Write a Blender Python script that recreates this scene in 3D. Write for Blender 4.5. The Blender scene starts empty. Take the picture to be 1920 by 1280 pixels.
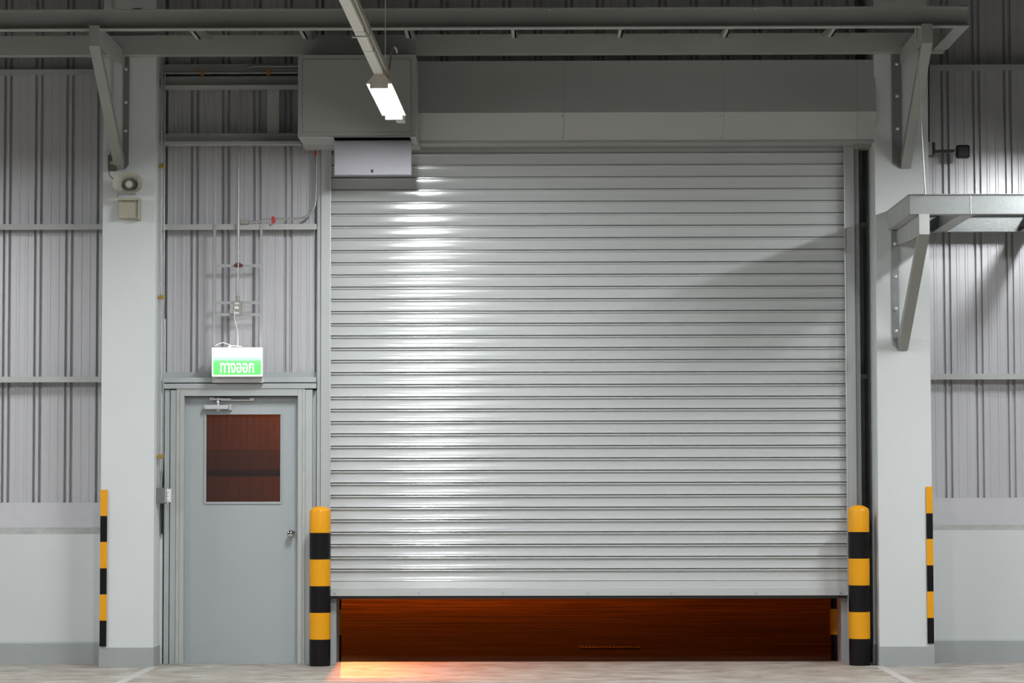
import bpy, bmesh, math, random
from mathutils import Vector, Matrix, Euler
random.seed(7)
SC = bpy.context.scene
COL = SC.collection
# ------------------------------------------------------------------ camera
F = 4800.0; D = 20.0; H = 1.408
cd = bpy.data.cameras.new('camera'); cam = bpy.data.objects.new('camera', cd); COL.objects.link(cam)
cd.sensor_fit = 'HORIZONTAL'; cd.sensor_width = 36.0; cd.lens = 36.0 * F / 1920.0
cd.clip_end = 300
RM = Matrix.Rotation(50 / F, 3, 'Z') @ Matrix.Rotation(math.radians(90) + math.atan(264 / F), 3, 'X') @ Matrix.Rotation(-0.0019, 3, 'Z')
cam.location = (0, -D, H); cam.rotation_euler = RM.to_euler()
SC.camera = cam
CP = Vector((0, -D, H))

def at(px, py, Y):
    d = RM @ Vector(((px - 960) / F, (640 - py) / F, -1.0))
    t = (Y + D) / d.y
    return CP + d * t
def gx(px, py, Y): return at(px, py, Y).x
def gz(px, py, Y): return at(px, py, Y).z

# ------------------------------------------------------------------ materials
def mat(name, col, rough=0.5, metal=0.0, spec=0.5, coat=0.0, noise=0.0, nscale=6.0, stretch=(1, 1, 1), bump=0.0, bscale=200.0, bstretch=(1, 1, 1)):
    m = bpy.data.materials.new(name); m.use_nodes = True
    nt = m.node_tree; b = nt.nodes['Principled BSDF']
    b.inputs['Base Color'].default_value = (*col, 1); b.inputs['Roughness'].default_value = rough
    b.inputs['Metallic'].default_value = metal; b.inputs['Specular IOR Level'].default_value = spec
    b.inputs['Coat Weight'].default_value = coat; b.inputs['Coat Roughness'].default_value = 0.1
    tc = nt.nodes.new('ShaderNodeTexCoord')
    if noise > 0:
        mp = nt.nodes.new('ShaderNodeMapping'); mp.inputs['Scale'].default_value = stretch
        n = nt.nodes.new('ShaderNodeTexNoise'); n.inputs['Scale'].default_value = nscale; n.inputs['Detail'].default_value = 6
        r = nt.nodes.new('ShaderNodeValToRGB')
        r.color_ramp.elements[0].position = 0.3; r.color_ramp.elements[1].position = 0.7
        r.color_ramp.elements[0].color = (*[max(0, c * (1 - noise)) for c in col], 1)
        r.color_ramp.elements[1].color = (*[min(1, c * (1 + noise)) for c in col], 1)
        nt.links.new(tc.outputs['Object'], mp.inputs['Vector']); nt.links.new(mp.outputs[0], n.inputs['Vector'])
        nt.links.new(n.outputs['Fac'], r.inputs['Fac']); nt.links.new(r.outputs['Color'], b.inputs['Base Color'])
    if bump > 0:
        mp2 = nt.nodes.new('ShaderNodeMapping'); mp2.inputs['Scale'].default_value = bstretch
        n2 = nt.nodes.new('ShaderNodeTexNoise'); n2.inputs['Scale'].default_value = bscale; n2.inputs['Detail'].default_value = 3
        bu = nt.nodes.new('ShaderNodeBump'); bu.inputs['Strength'].default_value = bump; bu.inputs['Distance'].default_value = 0.01
        nt.links.new(tc.outputs['Object'], mp2.inputs['Vector']); nt.links.new(mp2.outputs[0], n2.inputs['Vector'])
        nt.links.new(n2.outputs['Fac'], bu.inputs['Height']); nt.links.new(bu.outputs[0], b.inputs['Normal'])
    return m
def emit(name, col, strength):
    m = bpy.data.materials.new(name); m.use_nodes = True
    b = m.node_tree.nodes['Principled BSDF']
    b.inputs['Base Color'].default_value = (*col, 1)
    b.inputs['Emission Color'].default_value = (*col, 1); b.inputs['Emission Strength'].default_value = strength
    return m

M = {}
M['sheet'] = mat('cladding_sheet', (0.54, 0.54, 0.56), 0.33, 0.25, noise=0.03, nscale=6, stretch=(22, 1, 0.06))
M['column'] = mat('column_paint', (0.60, 0.63, 0.63), 0.55, noise=0.02, nscale=2, bump=0.03, bscale=25)
M['dado'] = mat('wall_paint', (0.55, 0.575, 0.58), 0.6, noise=0.025, nscale=1.6, bump=0.05, bscale=20)
M['kick'] = mat('kick_band_paint', (0.33, 0.355, 0.355), 0.5, noise=0.04, nscale=5, bump=0.05, bscale=30)
M['steel'] = mat('grey_steel_paint', (0.43, 0.445, 0.43), 0.38, 0.1, noise=0.05, nscale=4, stretch=(0.5, 1, 1), bump=0.05, bscale=40)
M['steel_dark'] = mat('grey_steel_brace', (0.30, 0.315, 0.29), 0.45, noise=0.04, nscale=4)
M['rough_steel'] = mat('rough_painted_steel', (0.25, 0.265, 0.265), 0.34, 0.2, noise=0.06, nscale=30, bump=0.10, bscale=110)
M['frame_steel'] = mat('door_frame_paint', (0.41, 0.44, 0.445), 0.42, noise=0.04, nscale=3)
M['frame_edge'] = mat('door_frame_sealant', (0.43, 0.425, 0.40), 0.6, noise=0.06, nscale=9)
M['door'] = mat('door_paint', (0.37, 0.40, 0.41), 0.45, noise=0.02, nscale=1.5)
M['shutter'] = mat('shutter_slat_coat', (0.53, 0.55, 0.547), 0.15, 0.05, noise=0.03, nscale=2.0, stretch=(0.2, 1, 12))
M['rail'] = mat('guide_rail_paint', (0.45, 0.475, 0.475), 0.35, 0.2, noise=0.03, nscale=2)
M['hood'] = mat('hood_sheet', (0.405, 0.42, 0.41), 0.42, 0.15, noise=0.03, nscale=1.2)
M['cover'] = mat('lilac_grey_cover', (0.36, 0.36, 0.40), 0.5, 0.1, noise=0.03, nscale=3)
M['black'] = mat('black_plastic', (0.006, 0.006, 0.007), 0.45)
M['rubber'] = mat('black_rubber', (0.01, 0.009, 0.009), 0.7)
M['yellow'] = mat('safety_yellow', (0.74, 0.325, 0.004), 0.42, spec=.35, noise=0.03, nscale=5)
M['sblack'] = mat('safety_black', (0.006, 0.005, 0.006), 0.42, spec=.22)
M['conduit'] = mat('galvanised_conduit', (0.42, 0.42, 0.42), 0.42, 0.6, noise=0.08, nscale=20)
M['wirepaint'] = mat('white_cable', (0.75, 0.75, 0.74), 0.5)
M['graycable'] = mat('grey_cable', (0.42, 0.36, 0.35), 0.5)
M['brass'] = mat('brass_clamp', (0.60, 0.42, 0.10), 0.35, 0.8)
M['amber'] = mat('amber_clamp', (0.62, 0.26, 0.05), 0.4, 0.6)
M['red'] = mat('red_clamp', (0.50, 0.03, 0.03), 0.4)
M['darkred'] = mat('dark_red_clamp', (0.16, 0.03, 0.03), 0.5)
M['hanger'] = mat('hanger_bar_grey', (0.33, 0.345, 0.345), 0.45)
M['flange'] = mat('flange_shaded', (0.17, 0.18, 0.175), 0.5)  # steel grey darkened: shade on the upper bracket flanges painted into the colour
M['void'] = mat('unlit_recess', (0.002, 0.002, 0.002), 1.0, spec=0.0)
M['boxgrey'] = mat('outlet_box_grey', (0.30, 0.285, 0.26), 0.45)
M['boxdark'] = mat('outlet_box_brown', (0.10, 0.09, 0.075), 0.5)
M['boxmid'] = mat('switch_box_grey', (0.16, 0.17, 0.17), 0.45)
M['beige'] = mat('beige_plastic', (0.40, 0.385, 0.31), 0.5)
M['horn'] = mat('horn_plastic', (0.50, 0.49, 0.42), 0.45)
M['hornin'] = mat('horn_core', (0.36, 0.34, 0.29), 0.5)
M['horncap'] = mat('horn_cap', (0.62, 0.60, 0.60), 0.5)
M['chrome'] = mat('chrome', (0.62, 0.62, 0.62), 0.08, 1.0)
M['polished'] = mat('polished_plate', (0.85, 0.85, 0.83), 0.3, 0.2)
M['alu'] = mat('brushed_aluminium', (0.72, 0.71, 0.72), 0.32, 0.6)
M['closer'] = mat('door_closer_paint', (0.52, 0.51, 0.53), 0.4)
M['flash'] = mat('lavender_flashing', (0.50, 0.50, 0.525), 0.5, noise=0.03, nscale=10)
M['coping'] = mat('bare_coping', (0.33, 0.34, 0.32), 0.6, noise=0.12, nscale=12, bump=0.15, bscale=60)
M['lampbody'] = mat('lamp_trunk_paint', (0.72, 0.70, 0.64), 0.4)
M['sealant'] = M['frame_edge']
M['signbody'] = mat('sign_casing', (0.75, 0.75, 0.75), 0.5)
M['signplate'] = mat('sign_plate', (0.55, 0.53, 0.55), 0.4)
M['dull'] = mat('far_wall_paint', (0.16, 0.16, 0.155), 0.6)
M['ceil'] = mat('roof_sheet', (0.17, 0.17, 0.16), 0.6, noise=0.03, nscale=1)
M['joint'] = mat('joint_filler', (0.50, 0.50, 0.47), 0.5)
M['darkmetal'] = mat('dark_metal', (0.05, 0.045, 0.04), 0.6, noise=0.3, nscale=30)

# interior floor: polished concrete with brushed streaks
def floor_mat():
    m = bpy.data.materials.new('polished_concrete'); m.use_nodes = True; nt = m.node_tree; b = nt.nodes['Principled BSDF']
    tc = nt.nodes.new('ShaderNodeTexCoord')
    mp = nt.nodes.new('ShaderNodeMapping'); mp.inputs['Scale'].default_value = (1.6, 2.2, 1)
    n = nt.nodes.new('ShaderNodeTexNoise'); n.inputs['Scale'].default_value = 2.2; n.inputs['Detail'].default_value = 9; n.inputs['Roughness'].default_value = 0.62; n.inputs['Distortion'].default_value = 0.6
    r = nt.nodes.new('ShaderNodeValToRGB'); e = r.color_ramp.elements
    e[0].position = 0.30; e[0].color = (0.20, 0.165, 0.13, 1); e[1].position = 0.70; e[1].color = (0.44, 0.43, 0.39, 1)
    x = e.new(0.5); x.color = (0.325, 0.30, 0.26, 1)
    nt.links.new(tc.outputs['Object'], mp.inputs['Vector']); nt.links.new(mp.outputs[0], n.inputs['Vector'])
    nt.links.new(n.outputs['Fac'], r.inputs['Fac']); nt.links.new(r.outputs['Color'], b.inputs['Base Color'])
    n2 = nt.nodes.new('ShaderNodeTexNoise'); n2.inputs['Scale'].default_value = 5; n2.inputs['Detail'].default_value = 4
    mr = nt.nodes.new('ShaderNodeMapRange'); mr.inputs['To Min'].default_value = 0.45; mr.inputs['To Max'].default_value = 0.65; b.inputs['Specular IOR Level'].default_value = 0.3
    nt.links.new(mp.outputs[0], n2.inputs['Vector']); nt.links.new(n2.outputs['Fac'], mr.inputs['Value']); nt.links.new(mr.outputs[0], b.inputs['Roughness'])
    return m
M['floor'] = floor_mat()
def ground_mat():
    m = bpy.data.materials.new('yard_paving'); m.use_nodes = True; nt = m.node_tree; b = nt.nodes['Principled BSDF']
    tc = nt.nodes.new('ShaderNodeTexCoord')
    mp = nt.nodes.new('ShaderNodeMapping'); mp.inputs['Scale'].default_value = (0.35, 1.6, 1)
    n = nt.nodes.new('ShaderNodeTexNoise'); n.inputs['Scale'].default_value = 2.0; n.inputs['Detail'].default_value = 9; n.inputs['Roughness'].default_value = 0.65
    r = nt.nodes.new('ShaderNodeValToRGB'); e = r.color_ramp.elements
    e[0].position = 0.33; e[0].color = (0.022, 0.014, 0.010, 1); e[1].position = 0.68; e[1].color = (0.12, 0.09, 0.07, 1)
    nt.links.new(tc.outputs['Object'], mp.inputs['Vector']); nt.links.new(mp.outputs[0], n.inputs['Vector'])
    nt.links.new(n.outputs['Fac'], r.inputs['Fac']); nt.links.new(r.outputs['Color'], b.inputs['Base Color'])
    b.inputs['Roughness'].default_value = 0.95; b.inputs['Specular IOR Level'].default_value = 0.05
    return m
M['ground'] = ground_mat()
M['yardwall'] = mat('yard_wall_panels', (0.085, 0.095, 0.105), 0.9, spec=0.03, noise=0.18, nscale=3, stretch=(6, 1, 0.6))
M['yardmid'] = mat('yard_wall_mid', (0.05, 0.06, 0.065), 0.9, spec=0.03, noise=0.3, nscale=2, stretch=(9, 1, 0.6))
M['yardsheet'] = mat('yard_wall_sheet', (0.013, 0.016, 0.018), 0.9, spec=0.03, noise=0.3, nscale=4, stretch=(7, 1, 0.3))
def glass_mat():
    m = bpy.data.materials.new('tinted_glass'); m.use_nodes = True; nt = m.node_tree
    for n in list(nt.nodes): nt.nodes.remove(n)
    out = nt.nodes.new('ShaderNodeOutputMaterial'); mix = nt.nodes.new('ShaderNodeMixShader')
    tr = nt.nodes.new('ShaderNodeBsdfTransparent'); tr.inputs[0].default_value = (0.72, 0.66, 0.62, 1)
    gl = nt.nodes.new('ShaderNodeBsdfGlossy'); gl.inputs['Roughness'].default_value = 0.02; gl.inputs[0].default_value = (0.9, 0.9, 0.9, 1)
    fr = nt.nodes.new('ShaderNodeFresnel'); fr.inputs[0].default_value = 1.5
    nt.links.new(fr.outputs[0], mix.inputs[0]); nt.links.new(tr.outputs[0], mix.inputs[1]); nt.links.new(gl.outputs[0], mix.inputs[2]); 
    df = nt.nodes.new('ShaderNodeBsdfDiffuse'); df.inputs[0].default_value = (.55, .5, .5, 1); m2 = nt.nodes.new('ShaderNodeMixShader'); m2.inputs[0].default_value = .045  # thin diffuse layer painted in as the haze of reflections on the pane
    nt.links.new(mix.outputs[0], m2.inputs[1]); nt.links.new(df.outputs[0], m2.inputs[2]); nt.links.new(m2.outputs[0], out.inputs[0])
    return m
M['glass'] = glass_mat()

# ------------------------------------------------------------------ mesh builder
class MB:
    def __init__(s): s.bm = bmesh.new(); s.mats = []
    def mi(s, m):
        if m not in s.mats: s.mats.append(m)
        return s.mats.index(m)
    def box(s, x0, x1, y0, y1, z0, z1, m=None):
        if x0 > x1: x0, x1 = x1, x0
        if y0 > y1: y0, y1 = y1, y0
        if z0 > z1: z0, z1 = z1, z0
        v = [s.bm.verts.new(p) for p in [(x0, y0, z0), (x1, y0, z0), (x1, y1, z0), (x0, y1, z0), (x0, y0, z1), (x1, y0, z1), (x1, y1, z1), (x0, y1, z1)]]
        for f in [(0, 3, 2, 1), (4, 5, 6, 7), (0, 1, 5, 4), (1, 2, 6, 5), (2, 3, 7, 6), (3, 0, 4, 7)]:
            fc = s.bm.faces.new([v[i] for i in f])
            if m: fc.material_index = s.mi(m)
        return s
    def pbox(s, px0, py0, px1, py1, Y0, Y1, m=None):
        "box whose front face (at Y0) covers the given rectangle"
        xm = (px0 + px1) / 2; ym = (py0 + py1) / 2
        return s.box(gx(px0, ym, Y0), gx(px1, ym, Y0), Y0, Y1, gz(xm, py1, Y0), gz(xm, py0, Y0), m)
    def prism(s, pts, axis, a, b, m=None):
        "closed polygon (2D) extruded along axis from a to b"
        def P(p, t):
            return {'X': (t, p[0], p[1]), 'Y': (p[0], t, p[1]), 'Z': (p[0], p[1], t)}[axis]
        A = [s.bm.verts.new(P(p, a)) for p in pts]; B = [s.bm.verts.new(P(p, b)) for p in pts]
        n = len(pts); fs = [s.bm.faces.new(A), s.bm.faces.new(B[::-1])]
        for i in range(n): fs.append(s.bm.faces.new([A[i], B[i], B[(i + 1) % n], A[(i + 1) % n]]))
        if m:
            for f in fs: f.material_index = s.mi(m)
        return s
    def tube(s, pts, r, n=10, m=None, caps=True):
        pts = [Vector(p) for p in pts]; rings = []
        up = None
        for i, p in enumerate(pts):
            t = (pts[min(i + 1, len(pts) - 1)] - pts[max(i - 1, 0)]).normalized()
            if up is None:
                up = Vector((0, 0, 1)) if abs(t.z) < 0.9 else Vector((1, 0, 0))
            a = t.cross(up).normalized(); b = a.cross(t).normalized(); up = b
            rr = r[i] if isinstance(r, (list, tuple)) else r
            rings.append([s.bm.verts.new(p + (a * math.cos(2 * math.pi * k / n) + b * math.sin(2 * math.pi * k / n)) * rr) for k in range(n)])
        fs = []
        for i in range(len(rings) - 1):
            for k in range(n): fs.append(s.bm.faces.new([rings[i][k], rings[i][(k + 1) % n], rings[i + 1][(k + 1) % n], rings[i + 1][k]]))
        for f in fs: f.smooth = True
        if caps: fs.append(s.bm.faces.new(rings[0][::-1])); fs.append(s.bm.faces.new(rings[-1]))
        if m:
            for f in fs: f.material_index = s.mi(m)
        return s
    def lathe(s, prof, c, axis='Z', n=32, m=None, sx=1.0, sz=1.0, sup=2.0):
        "prof: (radius, along). axis Z or Y. optional scaling (for the oval horn), sup = superellipse power"
        rings = []
        for r, h in prof:
            ring = []
            for k in range(n):
                a = 2 * math.pi * k / n; ca, sa = math.cos(a), math.sin(a)
                if sup != 2.0:
                    q = (abs(ca) ** sup + abs(sa) ** sup) ** (-1 / sup); ca *= q; sa *= q
                if axis == 'Z': p = (c[0] + r * ca * sx, c[1] + r * sa * sz, c[2] + h)
                else: p = (c[0] + r * ca * sx, c[1] + h, c[2] + r * sa * sz)
                ring.append(s.bm.verts.new(p))
            rings.append(ring)
        fs = []
        for i in range(len(rings) - 1):
            for k in range(n): fs.append(s.bm.faces.new([rings[i][k], rings[i][(k + 1) % n], rings[i + 1][(k + 1) % n], rings[i + 1][k]]))
        for f in fs: f.smooth = True
        if prof[0][0] > 1e-5: fs.append(s.bm.faces.new(rings[0][::-1]))
        if prof[-1][0] > 1e-5: fs.append(s.bm.faces.new(rings[-1]))
        if m:
            for f in fs: f.material_index = s.mi(m)
        return s
    def build(s, name, m, parent=None, bevel=0.0, split=False):
        bmesh.ops.remove_doubles(s.bm, verts=s.bm.verts, dist=1e-6)
        if split:
            # one object for each loose piece
            s.bm.verts.ensure_lookup_table(); seen = {}; comps = []
            for v in s.bm.verts:
                if v in seen: continue
                st = [v]; seen[v] = len(comps); comp = []
                while st:
                    q = st.pop(); comp.append(q)
                    for e in q.link_edges:
                        o2 = e.other_vert(q)
                        if o2 not in seen: seen[o2] = len(comps); st.append(o2)
                comps.append(comp)
            outs = []
            for comp in comps:
                nb = MB(); nb.mats = list(s.mats); mp = {v: nb.bm.verts.new(v.co) for v in comp}
                for f in {f for v in comp for f in v.link_faces}:
                    nf = nb.bm.faces.new([mp[v] for v in f.verts]); nf.smooth = f.smooth; nf.material_index = f.material_index
                outs.append(nb.build(name, m, parent, bevel))
            s.bm.free(); return outs[0]
        bmesh.ops.recalc_face_normals(s.bm, faces=s.bm.faces)
        me = bpy.data.meshes.new(name)
        # first material = given one
        idx = {i: mm for i, mm in enumerate(s.mats)}
        order = [m] + [mm for mm in s.mats if mm is not m]
        for f in s.bm.faces:
            mm = idx.get(f.material_index, m) if s.mats else m
            f.material_index = order.index(mm)
        s.bm.to_mesh(me); s.bm.free()
        if any(p.use_smooth for p in me.polygons): me.set_sharp_from_angle(angle=math.radians(35))
        for mm in order: me.materials.append(mm)
        o = bpy.data.objects.new(name, me); COL.objects.link(o)
        if parent:
            o.parent = parent; bpy.context.view_layer.update(); o.matrix_parent_inverse = parent.matrix_world.inverted()
        if bevel > 0:
            b = o.modifiers.new('bevel', 'BEVEL'); b.width = bevel; b.segments = 2; b.limit_method = 'ANGLE'; b.angle_limit = math.radians(40)
        return o

def tag(o, label=None, cat=None, group=None, kind=None):
    if label: o['label'] = label
    if cat: o['category'] = cat
    if group: o['group'] = group
    if kind: o['kind'] = kind
    return o
def struct(o, label, cat): return tag(o, label, cat, None, 'structure')
def thing(name, label, cat, loc, group=None):
    o = bpy.data.objects.new(name, None); COL.objects.link(o); o.location = loc
    o.empty_display_size = 0.1
    bpy.context.view_layer.update()
    return tag(o, label, cat, group)

def bolt(mb, x, z, Y, r=0.011, m=None):
    mb.lathe([(r * 1.35, 0), (r * 1.35, -0.004), (r, -0.005), (r, -0.012), (r * .6, -0.016), (0.0, -0.017)], (x, Y, z), 'Y', 8, m)

# ================================================================== SETTING
YP = 0.16                      # plane of the cladding pans
PITCH = 0.2475
def clad_profile(xa, xb, YP=YP):
    pts = []
    k0 = math.floor(xa / PITCH) - 1; k1 = math.ceil(xb / PITCH) + 1
    base = [(-0.034, 0), (-0.030, 0.034), (-0.016, 0.034), (-0.012, 0), (0.011, 0), (0.015, 0.034), (0.031, 0.034), (0.035, 0)]
    pan = []
    for c in (0.090, 0.157):
        pan += [(c - 0.012, 0), (c - 0.008, -0.004), (c + 0.008, -0.004), (c + 0.012, 0)]
    raw = []
    for k in range(k0, k1 + 1):
        for (dx, dy) in base + pan: raw.append((k * PITCH + dx, YP + dy))
    pts = [(xa, YP)] + [p for p in raw if xa < p[0] < xb] + [(xb, YP)]
    return pts
def clad(bm, xa, xb, z0, z1, YP=YP):
    pr = clad_profile(xa, xb, YP)
    lo = [bm.verts.new((x, y, z0)) for x, y in pr]; hi = [bm.verts.new((x, y, z1)) for x, y in pr]
    for i in range(len(pr) - 1): bm.faces.new([lo[i], lo[i + 1], hi[i + 1], hi[i]])
    b0 = [bm.verts.new((x, YP + 0.06, z0)) for x in (xa, xb)]; b1 = [bm.verts.new((x, YP + 0.06, z1)) for x in (xa, xb)]
    bm.faces.new([b0[1], b0[0], b1[0], b1[1]])
ZTOP = 9.0
XL0, XR0 = -14.0, 14.0
z_left = gz(100, 943, YP); z_lint = gz(450, 712, YP); z_open = gz(1100, 262, 0.15)
w = MB()
xa_door = gx(306, 900, 0.05); xo0 = gx(604, 700, .16); xo1 = gx(1606, 700, .16)
clad(w.bm, XL0, xa_door, z_left, ZTOP)
clad(w.bm, xa_door, xo0, z_lint, ZTOP)
clad(w.bm, xo0, xo1, z_open, ZTOP)
clad(w.bm, gx(1580, 1180, .14) + .14, gx(1700, 700, .1), 0.0, ZTOP, .46); w.box(gx(1580, 1180, .14) + .10, gx(1580, 1180, .14) + .14, .161, .5, 4.0, ZTOP)  # the box is an added closing strip, keeps yard light out
clad(w.bm, gx(1700, 700, .1), XR0, gz(1830, 940, YP), ZTOP)
struct(w.build('wall_back', M['sheet']), 'ribbed grey metal cladding wall behind the columns and roller shutter', 'wall')

def dado(side, x0, x1, YD, px, f_top, c_top, c_bot, k_top):
    zc = gz(px, c_bot, YD); zc2 = gz(px, c_top, YD + .06)
    w = MB(); w.box(x0, x1, YD, 0.35, 0, zc)
    struct(w.build('wall_' + side, M['dado']), f'low pale painted wall under the cladding, {side} of the columns', 'wall')
    c = MB(); c.prism([(YD + .001, zc), (YD + .06, zc2), (0.3, zc2), (0.3, zc)], 'X', x0, x1)
    struct(c.build('trim_1' if side == 'left' else 'trim_2', M['coping']), f'bare sloped coping on top of the low {side} wall', 'coping')
    fl = MB(); fl.box(x0, x1, YD + .058, 0.158, zc2, gz(px, f_top, YD + .055))
    struct(fl.build('trim_3' if side == 'left' else 'trim_4', M['flash']), f'smooth lavender grey flashing above the low {side} wall', 'flashing')
    b = MB(); b.prism([(YD + .001, 0), (YD - .012, 0), (YD - .012, gz(px, k_top + 3.5, YD)), (YD + .001, gz(px, k_top, YD))], 'X', x0, x1)
    struct(b.build('baseboard_' + side, M['kick']), f'darker grey skirting along the foot of the low {side} wall', 'baseboard')
XCL0, XCL1 = gx(190.5, 640, -.28), gx(290.5, 640, -.28)
XCR0, XCR1 = gx(1643.5, 640, -.28), gx(1744.5, 640, -.28)
dado('left', XL0, XCL0 + 0.02, .03, 90, 942, 989, 1001, 1202); dado('right', XCR1 - 0.02, XR0, .07, 1840, 933, 984, 993.5, 1197)

# floor: slab with two control joints as separate strips
w = MB(); w.box(XL0, XR0, -31, 0.25, -0.12, 0)
struct(w.build('floor', M['floor']), 'worn polished concrete hall floor', 'floor')
for i, (pa, pb) in enumerate((((290, 1249), (215, 1280)), ((1644, 1246), (1713, 1280)))):
    p = at(pa[0], pa[1], -.3); x = (at(*pa, -.3).x + gx(pb[0], pb[1], -1.97)) / 2
    w = MB(); w.box(x - .035, x + .035, -31, -0.26, -0.01, 0.0015); w.box(x - .006, x + .006, -31, -.26, -.01, .002, M['sealant'])
    struct(w.build('trim_%d' % (5 + i), M['joint']), ['pale floor joint strip running from the left column', 'pale floor joint strip running from the right column'][i], 'floor joint')
w = MB(); w.box(XL0, XR0, -31, 0.6, ZTOP, ZTOP + .1)
struct(w.build('ceiling', M['ceil']), 'grey sheet roof lining high above the hall', 'ceiling')
for nm, x in (('wall_left_side', XL0 - .1), ('wall_right_side', XR0)):
    w = MB(); w.box(x, x + .1, -31, .35, 0, ZTOP)
    struct(w.build(nm, M['dull']), 'plain grey end wall of the hall, ' + nm.split('_')[1], 'wall')
w = MB(); w.box(XL0, XR0, -31.1, -31, 0, ZTOP)
struct(w.build('wall_front', M['dull']), 'plain grey wall at the far end of the hall', 'wall')

# yard outside
w = MB(); w.box(-25, 25, 0.25, 40, -0.14, -0.02)
struct(w.build('floor_outside', M['ground']), 'dark streaked yard paving seen under the raised shutter in orange light', 'ground')
# opening reveals and lintel
XG0, XG1 = gx(630, 1180, .14), gx(1580, 1180, .14)
w = MB(); w.box(XG0 - .16, XG0, .14, .5, -.05, 4.1); struct(w.build('trim_7', M['rail']), 'left reveal of the shutter opening', 'reveal')
w = MB(); w.box(XG1, XG1 + .155, .14, .5, -.05, 4.1); struct(w.build('trim_8', M['rail']), 'right reveal of the shutter opening', 'reveal')
w = MB(); w.box(XG0 - .16, XG1 + .155, .24, .5, 4.0, 4.3); struct(w.build('trim_9', M['rail']), 'lintel over the shutter opening', 'lintel')

w = MB(); xa_, xb_ = gx(300, 900, .15), gx(604, 900, .15)
w.box(xa_, gx(343, 900, .15), .151, .20, -.05, 2.2); w.box(gx(559, 900, .15), xb_, .151, .20, -.05, 2.2); w.box(xa_, xb_, .151, .20, gz(450, 748, .15), z_lint + .06)  # added backing, stops yard light leaking round the door frame
struct(w.build('trim_10', M['rail']), 'surround added behind the door frame to block light leaks', 'surround')
w = MB(); w.box(gx(343, 1200, .05), gx(559, 1200, .05), .01, .2, -.02, .0055)  # added strip, closes the gap under the door to yard light
struct(w.build('trim_11', M['coping']), 'low threshold added under the grey door to block light leaks', 'threshold')
# yard wall opposite
yb = thing('yard_building', 'orange lit panelled building across the yard, seen through the door pane', 'building', (0, 12, -.02))
w = MB(); zs = 1.52
x = -9.0
while x < 9:
    w.box(x, x + .142, 12, 12.3, -.02, zs); x += .146
w.box(-9, 9, 12.006, 12.3, -.02, zs); w.build('wall_panel', M['yardwall'], yb)
w = MB(); w.prism([(11.985, zs), (11.985, zs + .05), (12.2, zs + .05), (12.2, zs)], 'X', -9, 9); w.build('sill', M['yardsheet'], yb)
w = MB(); x = -9.0
while x < 9:
    w.box(x, x + .080, 12.0, 12.1, zs + .3, 6.5); x += .085
w.box(-9, 9, 12.004, 12.3, zs + .3, 6.5)
for zz in (1.76, 1.89, 2.03, 2.16): w.box(-9, 9, 11.9992, 12.1, zz, zz + .006, M['yardwall'])
w.build('upper_sheet', M['yardsheet'], yb)
w = MB(); x = -9.0
while x < 9:
    w.box(x, x + .142, 12, 12.1, zs + .051, zs + .299); x += .146
w.box(-9, 9, 12.006, 12.3, zs + .051, zs + .299); w.build('mid_panel', M['yardmid'], yb)

# ================================================================== COLUMNS
def column(x0, x1, label):
    t = thing('column', label, 'column', ((x0 + x1) / 2, -.06, 0), 'painted columns beside the shutter')
    w = MB(); w.box(x0, x1, -.28, .15 if x0 < 0 else .5, 0, ZTOP); w.build('shaft', M['column'], t, bevel=.004)
    zk = gz((x0 + 2.9) * 240, 1208, -.28) if False else 0.148
    w = MB(); w.box(x0 - .004, x1 + .004, -.284, .15, 0.0, zk); w.build('kick_band', M['kick'], t)
    return t
column(XCL0, XCL1, 'pale grey painted column to the left of the grey door, horn loudspeaker on it')
column(XCR0, XCR1, 'pale grey painted column to the right of the roller shutter')

# corner guards (striped)
def guard(x0, x1, ytop, bounds, label):
    p = at((x0 + x1) / 2, bounds[-1], -.29)
    t = thing('corner_guard', label, 'corner guard', (p.x, -.29, gz((x0 + x1) / 2, bounds[-1], -.29)), 'striped corner guards on the columns')
    xa, xb = gx(x0, 1065, -.292), gx(x1, 1065, -.292)
    left = x0 < 900
    for i in range(len(bounds) - 1):
        z1 = gz((x0 + x1) / 2, bounds[i], -.292); z0 = gz((x0 + x1) / 2, bounds[i + 1], -.292)
        w = MB()
        if left: w.prism([(xa, -.294), (xb, -.294), (xb, -.2845), (xa + .0075, -.2845), (xa + .0075, -.235), (xa, -.235)], 'Z', z0, z1)
        else: w.prism([(xb, -.294), (xa, -.294), (xa, -.2845), (xb - .0075, -.2845), (xb - .0075, -.235), (xb, -.235)], 'Z', z0, z1)
        w.build('yellow_band' if i % 2 == 0 else 'black_band', M['yellow'] if i % 2 == 0 else M['sblack'], t)
guard(187.5, 200, 918, (918, 967, 1015.7, 1065, 1114, 1163, 1211.5), 'yellow and black striped guard on the outer edge of the left column')
guard(1738, 1750, 912, (912, 962, 1010, 1059.5, 1108.5, 1158, 1206), 'yellow and black striped guard on the outer edge of the right column')

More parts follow.
